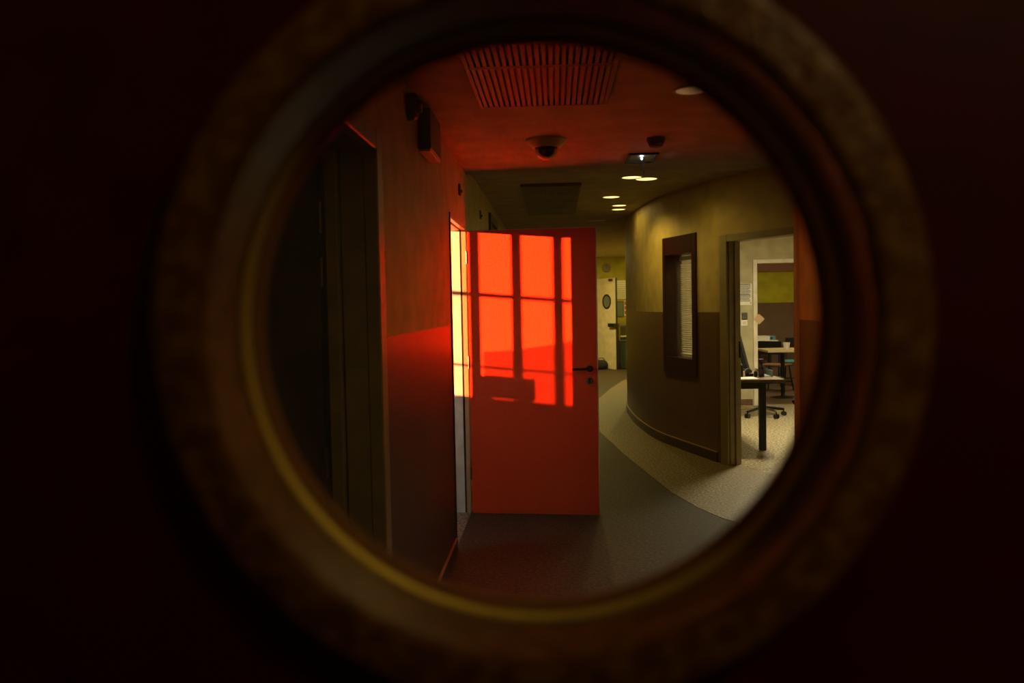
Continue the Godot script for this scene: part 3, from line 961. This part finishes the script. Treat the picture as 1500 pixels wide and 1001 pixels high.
# ---------------------------------------------------------------- far end of the corridor
func far_end() -> void:
	var a := Vector3(1.362, 0, -19.40)
	var turn := atan2(0.80, 0.46)
	var t := thing("white_porthole_door", "cream door with a small oval port at the corridor's far end", "door", a)
	var dir := Vector3(-0.46, 0, -0.80).normalized()
	t.basis = Basis(dir, Vector3.UP, dir.cross(Vector3.UP))
	var zs := 1.0 if (t.basis * Vector3(0, 0, 1)).z > 0 else -1.0
	box("leaf", Vector3(0.004, 0.01, -0.02), Vector3(0.93, 2.09, 0.02), M.lining, t, 0.002)
	box("dark_edge", Vector3(-0.004, 0.01, -0.022), Vector3(0.004, 2.09, 0.022), M.black, t)
	var ax := Transform3D(Basis(Vector3.RIGHT, Vector3(0, 0, zs), Vector3(0, -zs, 0)), Vector3(0.36, 1.555, 0))
	var st := mb()
	lathe(st, [Vector2(0.135, 0.022), Vector2(0.135, 0.034), Vector2(0.17, 0.034), Vector2(0.172, 0.020)].map(flip), 36, ax)
	obj("port_rim", st, M.black, t)
	st = mb()
	lathe(st, [Vector2(0, 0.024), Vector2(0.137, 0.024)], 36, ax)
	obj("port_glass", st, M.teal_grey, t)
	box("panic_bar", Vector3(-0.03, 0.98, 0.02 * zs), Vector3(0.22, 1.06, 0.10 * zs), M.black, t, 0.008)
	box("closer", Vector3(0.10, 2.02, 0.02 * zs), Vector3(0.24, 2.075, 0.06 * zs), M.mahogany, t, 0.004)
	# wall clock shape, papers, board, counter and bin beyond
	var ck := thing("wall_clock", "faint round disc clock high on the green far wall", "clock", Vector3(1.22, 2.36, -20.6))
	var az := Transform3D(Basis(Vector3.RIGHT, Vector3(0, 0, 1), Vector3(0, -1, 0)), Vector3.ZERO)
	st = mb()
	lathe(st, [Vector2(0.105, 0), Vector2(0.105, 0.03), Vector2(0.09, 0.035), Vector2(0, 0.03)].map(flip), 28, az)
	obj("case", st, M.counter, ck)
	st = mb()
	bx(st, Vector3(-0.004, 0, 0.032), Vector3(0.004, 0.07, 0.036))
	bx(st, Vector3(0, -0.004, 0.032), Vector3(0.05, 0.004, 0.036))
	obj("hands", st, M.black, ck)
	var pg := thing("notice_sheet", "large pale sheet of ruled lines on the green far wall", "notice", Vector3(1.62, 1.64, -20.6))
	box("sheet", Vector3(-0.17, -0.02, 0), Vector3(0.24, 0.42, 0.004), M.paper, pg)
	for k in 8:
		box("ruled_line", Vector3(-0.15, 0.02 + k * 0.05, 0.004), Vector3(0.22, 0.026 + k * 0.05, 0.005), M.print, pg)
	var nb := thing("notice_board", "small framed board above the far counter", "board", Vector3(1.53, 1.18, -20.6))
	box("frame", Vector3(-0.09, 0, 0), Vector3(0.09, 0.38, 0.02), M.grey_plastic, nb, 0.004)
	box("face", Vector3(-0.065, 0.025, 0.02), Vector3(0.065, 0.355, 0.023), M.teal_grey, nb)
	var rp := thing("red_notice", "small red and white notice beside the far board", "notice", Vector3(1.70, 1.22, -20.6))
	box("sheet", Vector3(-0.07, 0, 0), Vector3(0.07, 0.36, 0.004), M.paper, rp)
	for y in [0.03, 0.14, 0.25]:
		box("red_block", Vector3(-0.06, y, 0.004), Vector3(0.06, y + 0.08, 0.006), M.red_paper, rp)
	var cn := thing("counter", "olive wall counter with an open shelf at the far end", "counter", Vector3(1.78, 0, -20.35))
	box("top", Vector3(-0.32, 0.98, -0.24), Vector3(0.6, 1.03, 0.24), M.counter, cn, 0.005)
	box("side_panel", Vector3(-0.32, 0.0, -0.24), Vector3(-0.28, 0.98, 0.22), M.counter, cn)
	box("side_panel", Vector3(0.56, 0.0, -0.24), Vector3(0.6, 0.98, 0.22), M.counter, cn)
	box("shelf", Vector3(-0.28, 0.72, -0.24), Vector3(0.56, 0.75, 0.22), M.lining, cn)
	box("back", Vector3(-0.28, 0.0, -0.24), Vector3(0.56, 0.98, -0.22), M.lining, cn)
	var bn := thing("waste_bin", "tall dark green bin standing before the far counter", "bin", Vector3(1.60, 0, -19.85))
	st = mb()
	bx(st, Vector3(-0.16, 0.0, -0.14), Vector3(0.18, 0.62, 0.14), 0.015)
	obj("body", st, M.bin, bn)
	st = mb()
	bx(st, Vector3(-0.17, 0.622, -0.15), Vector3(0.19, 0.66, 0.15), 0.012)
	obj("lid", st, M.bin, bn)
	var wd := thing("floor_bag", "dark slumped bag lying against the cream door's foot", "bag", Vector3(1.02, 0, -19.72))
	st = mb()
	ball(st, Vector3(0, 0.10, 0), 0.16, 16, 0.75)
	obj("body", st, M.fabric, wd)
	st = mb()
	tube(st, [Vector3(-0.08, 0.2, 0.02), Vector3(-0.04, 0.26, 0.02), Vector3(0.04, 0.26, 0.02), Vector3(0.08, 0.2, 0.02)], 0.008, 8)
	obj("handle", st, M.fabric, wd)

# ---------------------------------------------------------------- office behind the right doorway
func ceiling_panel(at: Vector3, label: String, energy: float, col: Color) -> void:
	var t := thing("ceiling_panel", label, "ceiling light", at)
	box("frame", Vector3(-0.31, -0.02, -0.31), Vector3(0.31, 0.0, 0.31), M.white_plastic, t, 0.003)
	box("diffuser", Vector3(-0.28, -0.024, -0.28), Vector3(0.28, -0.019, 0.28), M.panel, t)
	var l := AreaLight3D.new()
	l.name = "light"
	l.area_size = Vector2(0.56, 0.56)
	l.light_color = col
	l.light_energy = energy
	l.area_range = 20.0
	l.shadow_enabled = true
	t.add_child(l)
	l.position = Vector3(0, -0.03, 0)
	l.rotation_degrees = Vector3(-90, 0, 0)

func office_chair(at: Vector3, turn: float, label: String) -> Node3D:
	var t := thing("office_chair", label, "chair", at, turn, "black office chairs")
	var st := mb()
	bx(st, Vector3(-0.24, 0.44, -0.23), Vector3(0.24, 0.52, 0.24), 0.03)
	obj("seat", st, M.fabric, t)
	st = mb()
	var xf := Transform3D(Basis(Vector3.RIGHT, -0.26), Vector3(0, 0.60, -0.25))
	bx(st, Vector3(-0.22, 0.0, -0.035), Vector3(0.22, 0.54, 0.035), 0.03, xf)
	obj("backrest", st, M.fabric, t)
	st = mb()
	tube(st, [Vector3(0, 0.43, -0.1), Vector3(0, 0.45, -0.30), Vector3(0, 0.75, -0.31)], 0.02, 10)
	obj("back_bracket", st, M.black_metal, t)
	st = mb()
	rod(st, Vector3(0, 0.10, 0), Vector3(0, 0.44, 0), 0.028, 14)
	obj("column", st, M.chrome, t)
	for k in 5:
		var a := TAU * k / 5.0 + 0.35
		var e := Vector3(cos(a), 0, sin(a))
		st = mb()
		rod(st, e * 0.03 + Vector3(0, 0.115, 0), e * 0.30 + Vector3(0, 0.085, 0), 0.024, 10, 0.016)
		var ft := obj("base_arm", st, M.chrome if k % 2 == 0 else M.black_metal, t)
		st = mb()
		var side := Vector3(-e.z, 0, e.x)
		for s in [-1, 1]:
			rod(st, e * 0.30 + Vector3(0, 0.03, 0) + side * (s * 0.012), e * 0.30 + Vector3(0, 0.03, 0) + side * (s * 0.026), 0.03, 14)
		rod(st, e * 0.30 + Vector3(0, 0.03, 0), e * 0.30 + Vector3(0, 0.09, 0), 0.008, 8)
		obj("castor", st, M.black, ft)
	return t

func office() -> void:
	ceiling_panel(Vector3(2.75, HIGH, -9.7), "square ceiling panel light of the office", 15.0, Color(1.0, 0.93, 0.74))
	# notice, thermostat and switch on the white wall
	var t := thing("wall_notice", "printed notice sheet with pinned corners on the white office wall", "notice", Vector3(2.70, 1.445, -12.4))
	box("sheet", Vector3(-0.10, 0, 0), Vector3(0.10, 0.305, 0.004), M.paper, t)
	for k in 15:
		var heavy := k == 14 or k == 5
		box("printed_line", Vector3(-0.085, 0.052 + k * 0.0168, 0.004), Vector3(0.085 - (0.02 if k % 4 == 2 and not heavy else 0.0), 0.052 + k * 0.0168 + (0.0135 if heavy else 0.0085), 0.0048), M.print, t)
	for x in [-0.085, 0.085]:
		var s := mb()
		ball(s, Vector3(x, 0.028, 0.004), 0.009, 10)
		obj("pin", s, M.print, t)
	t = thing("thermostat", "brown thermostat box above the white light switch", "thermostat", Vector3(2.695, 1.242, -12.4))
	box("case", Vector3(-0.038, 0, 0), Vector3(0.038, 0.095, 0.035), M.grey_plastic, t, 0.006)
	for k in 3:
		box("vent", Vector3(-0.025, 0.03 + k * 0.02, 0.035), Vector3(0.025, 0.036 + k * 0.02, 0.037), M.black, t)
	t = thing("light_switch", "white light switch below the thermostat on the office wall", "switch", Vector3(2.69, 1.145, -12.4))
	box("plate", Vector3(-0.045, 0, 0), Vector3(0.045, 0.085, 0.009), M.paper, t, 0.003)
	box("rocker", Vector3(-0.025, 0.02, 0.009), Vector3(0.025, 0.065, 0.013), M.white_plastic, t, 0.002)
	t = thing("diamond_tag", "small cream diamond-shaped tag stuck to the office's inner door frame", "tag", Vector3(2.905, 1.24, -12.38))
	var st := mb()
	bx(st, Vector3(-0.055, -0.055, 0), Vector3(0.055, 0.055, 0.004), 0.001, Transform3D(Basis(Vector3(0, 0, 1), PI / 4), Vector3(-0.01, 0, 0.012)))
	obj("card", st, M.pale_edge, t)

	# desk
	var d := thing("desk", "brown desk on dark square legs just inside the office doorway", "desk", Vector3(2.0, 0, -9.05))
	st = mb()
	bx(st, Vector3(-0.26, 0.69, -0.60), Vector3(0.24, 0.72, 0.53), 0.004)
	obj("top", st, M.desk, d)
	for p in [Vector2(0.045, 0.42), Vector2(-0.22, 0.42), Vector2(-0.03, -0.50), Vector2(-0.22, -0.56)]:
		st = mb()
		bx(st, Vector3(p.x - 0.032, 0, p.y - 0.03), Vector3(p.x + 0.032, 0.69, p.y + 0.03), 0.003)
		obj("leg", st, M.black, d)
	box("rail", Vector3(-0.186, 0.62, 0.40), Vector3(0.011, 0.689, 0.44), M.black, d)
	var y := 0.7205
	st = mb()
	bx(st, Vector3(1.80, y, -8.78), Vector3(2.0, y + 0.004, -8.56), 0.0, Transform3D.IDENTITY)
	tag(obj("paper_sheet", st, M.paper), "white paper lying on the front corner of the desk", "paper")
	t = thing("pump_bottle", "tall black pump bottle standing on the brown desk", "bottle", Vector3(1.875, y, -8.86))
	st = mb()
	lathe(st, [Vector2(0, 0), Vector2(0.03, 0), Vector2(0.032, 0.01), Vector2(0.032, 0.12), Vector2(0.014, 0.145), Vector2(0.012, 0.16), Vector2(0, 0.16)], 20)
	obj("body", st, M.black, t)
	st = mb()
	rod(st, Vector3(0, 0.16, 0), Vector3(0, 0.20, 0), 0.006, 10)
	rod(st, Vector3(0, 0.197, 0), Vector3(-0.03, 0.192, 0.02), 0.006, 10)
	obj("pump", st, M.black, t)
	t = thing("desk_phone", "pale desk telephone beside the black pump bottle", "telephone", Vector3(1.84, y, -9.12))
	box("base", Vector3(-0.09, 0, -0.08), Vector3(0.07, 0.045, 0.08), M.paper, t, 0.01)
	st = mb()
	bx(st, Vector3(-0.08, 0.047, -0.02), Vector3(0.07, 0.085, 0.025), 0.012)
	obj("handset", st, M.white_plastic, t)
	st = mb()
	tube(st, [Vector3(0.07, 0.06, 0), Vector3(0.10, 0.08, 0.0), Vector3(0.14, 0.05, 0.02), Vector3(0.19, 0.045, 0.02)], 0.003, 6)
	obj("cord", st, M.black, t)
	t = thing("tape_dispenser", "small black tape dispenser on the desk", "dispenser", Vector3(1.985, y, -8.95))
	st = mb()
	bx(st, Vector3(-0.035, 0, -0.03), Vector3(0.045, 0.03, 0.03), 0.005)
	obj("base", st, M.black, t)
	st = mb()
	rod(st, Vector3(-0.005, 0.045, -0.012), Vector3(-0.005, 0.045, 0.012), 0.035, 20)
	obj("roll", st, M.teal_grey, t)
	t = thing("spray_bottle", "dark purple spray bottle on the desk beside the pale tray", "bottle", Vector3(2.085, y, -8.82))
	st = mb()
	lathe(st, [Vector2(0, 0), Vector2(0.027, 0), Vector2(0.028, 0.01), Vector2(0.028, 0.10), Vector2(0.011, 0.13), Vector2(0.011, 0.15), Vector2(0, 0.15)], 20)
	obj("body", st, M.black, t)
	st = mb()
	bx(st, Vector3(-0.03, 0.15, -0.012), Vector3(0.018, 0.185, 0.012), 0.005)
	obj("trigger_head", st, M.purple, t)
	st = mb()
	lathe(st, [Vector2(0.0285, 0.03), Vector2(0.0285, 0.08)], 20)
	obj("band", st, M.purple, t)
	t = thing("ink_bottle", "short dark bottle between the tape dispenser and the purple spray bottle", "bottle", Vector3(2.035, y, -8.86))
	st = mb()
	lathe(st, [Vector2(0, 0), Vector2(0.018, 0), Vector2(0.018, 0.05), Vector2(0.010, 0.06), Vector2(0, 0.06)], 16)
	obj("body", st, M.black, t)
	st = mb()
	lathe(st, [Vector2(0.011, 0.06), Vector2(0.011, 0.085), Vector2(0, 0.085)], 16)
	obj("cap", st, M.pale_edge, t)
	t = thing("letter_tray", "grey teal letter tray on the end of the desk", "tray", Vector3(2.15, y, -9.0))
	box("floor_panel", Vector3(-0.06, 0, -0.15), Vector3(0.06, 0.004, 0.15), M.teal_grey, t)
	box("side", Vector3(-0.06, 0.004, -0.15), Vector3(0.06, 0.06, -0.145), M.teal_grey, t)
	box("side", Vector3(0.055, 0.004, -0.145), Vector3(0.06, 0.06, 0.15), M.teal_grey, t)
	box("side", Vector3(-0.06, 0.004, -0.145), Vector3(-0.055, 0.04, 0.15), M.teal_grey, t)

	office_chair(Vector3(2.64, 0, -11.2), PI / 2 + 0.15, "high-backed black office chair behind the brown desk")
	office_chair(Vector3(2.68, 0, -8.70), -2.4, "black office chair beside the brown desk, its chrome foot showing")

# ---------------------------------------------------------------- room behind the office
func visitor_chair(at: Vector3, turn: float, m: Material, label: String) -> void:
	var t := thing("visitor_chair", label, "chair", at, turn, "tube-legged chairs in the far room")
	var st := mb()
	bx(st, Vector3(-0.21, 0.42, -0.20), Vector3(0.21, 0.45, 0.21), 0.01)
	obj("seat", st, m, t)
	st = mb()
	bx(st, Vector3(-0.2, 0.62, -0.24), Vector3(0.2, 0.84, -0.215), 0.008)
	obj("backrest", st, M.fabric, t)
	for sx in [-1, 1]:
		st = mb()
		tube(st, [Vector3(sx * 0.17, 0.42, 0.15), Vector3(sx * 0.22, 0.0, 0.22)], 0.012, 10)
		obj("leg", st, M.black_metal, t)
		st = mb()
		tube(st, [Vector3(sx * 0.22, 0.0, -0.26), Vector3(sx * 0.18, 0.42, -0.18), Vector3(sx * 0.18, 0.80, -0.235)], 0.012, 10)
		obj("leg", st, M.black_metal, t)
	st = mb()
	rod(st, Vector3(-0.2, 0.15, 0.195), Vector3(0.2, 0.15, 0.195), 0.009, 8)
	obj("stretcher", st, M.black_metal, t)

func far_room() -> void:
	ceiling_panel(Vector3(3.9, HIGH, -14.4), "square ceiling panel light of the lime walled room", 2.5, Color(1.0, 0.92, 0.70))
	var t := thing("meeting_table", "pale wooden table on a round black foot in the lime walled room", "table", Vector3(3.60, 0, -13.35))
	var st := mb()
	bx(st, Vector3(-0.42, 0.715, -0.42), Vector3(0.55, 0.75, 0.30), 0.006)
	obj("top", st, M.pale_wood, t)
	st = mb()
	rod(st, Vector3(-0.12, 0.02, 0), Vector3(-0.12, 0.714, 0), 0.03, 14)
	obj("column", st, M.black_metal, t)
	st = mb()
	lathe(st, [Vector2(0, 0.035), Vector2(0.05, 0.03), Vector2(0.18, 0.008), Vector2(0.18, 0.0)].map(flip), 28, Transform3D(Basis(), Vector3(-0.12, 0, 0)))
	obj("foot", st, M.black_metal, t)
	t = thing("paper_cup", "cream paper cup standing on the pale table", "cup", Vector3(3.50, 0.7505, -13.2))
	st = mb()
	lathe(st, [Vector2(0, 0.003), Vector2(0.038, 0), Vector2(0.050, 0.105), Vector2(0.047, 0.105), Vector2(0.036, 0.006), Vector2(0, 0.006)], 24)
	obj("wall", st, M.paper, t)
	st = mb()
	lathe(st, [Vector2(0.0502, 0.100), Vector2(0.053, 0.104), Vector2(0.0502, 0.109), Vector2(0.047, 0.106)], 24)
	obj("rolled_lip", st, M.paper, t)
	visitor_chair(Vector3(3.62, 0, -14.35), 2.5, M.wood, "wooden-seated chair behind the pale table")
	visitor_chair(Vector3(4.18, 0, -15.2), -0.4, M.teal, "teal-seated chair standing behind the wooden-seated one")
	t = thing("side_desk", "orange wood desk against the brown wall of the far room", "desk", Vector3(3.55, 0, -15.9))
	box("top", Vector3(-0.75, 0.72, -0.4), Vector3(0.5, 0.75, 0.4), M.wood, t, 0.004)
	for p in [Vector2(-0.7, 0.35), Vector2(0.45, 0.35), Vector2(-0.7, -0.35), Vector2(0.45, -0.35)]:
		box("leg", Vector3(p.x - 0.025, 0, p.y - 0.025), Vector3(p.x + 0.025, 0.72, p.y + 0.025), M.black, t)
	t = thing("binder", "white and teal binder lying on the orange wood desk", "binder", Vector3(3.74, 0.79, -15.75))
	box("cover", Vector3(-0.2, 0, -0.15), Vector3(0.10, 0.075, 0.15), M.paper, t, 0.004)
	box("spine", Vector3(0.10, 0, -0.15), Vector3(0.20, 0.075, 0.15), M.teal, t, 0.004)
	st = mb()
	rod(st, Vector3(0.13, 0.038, 0.149), Vector3(0.13, 0.038, 0.152), 0.02, 16)
	obj("finger_hole", st, M.black, t)
	st = mb()
	bx(st, Vector3(3.52, 0.7505, -15.92), Vector3(3.98, 0.789, -15.55), 0.003)
	tag(obj("paper_stack", st, M.paper), "stack of white paper under the teal binder", "paper")
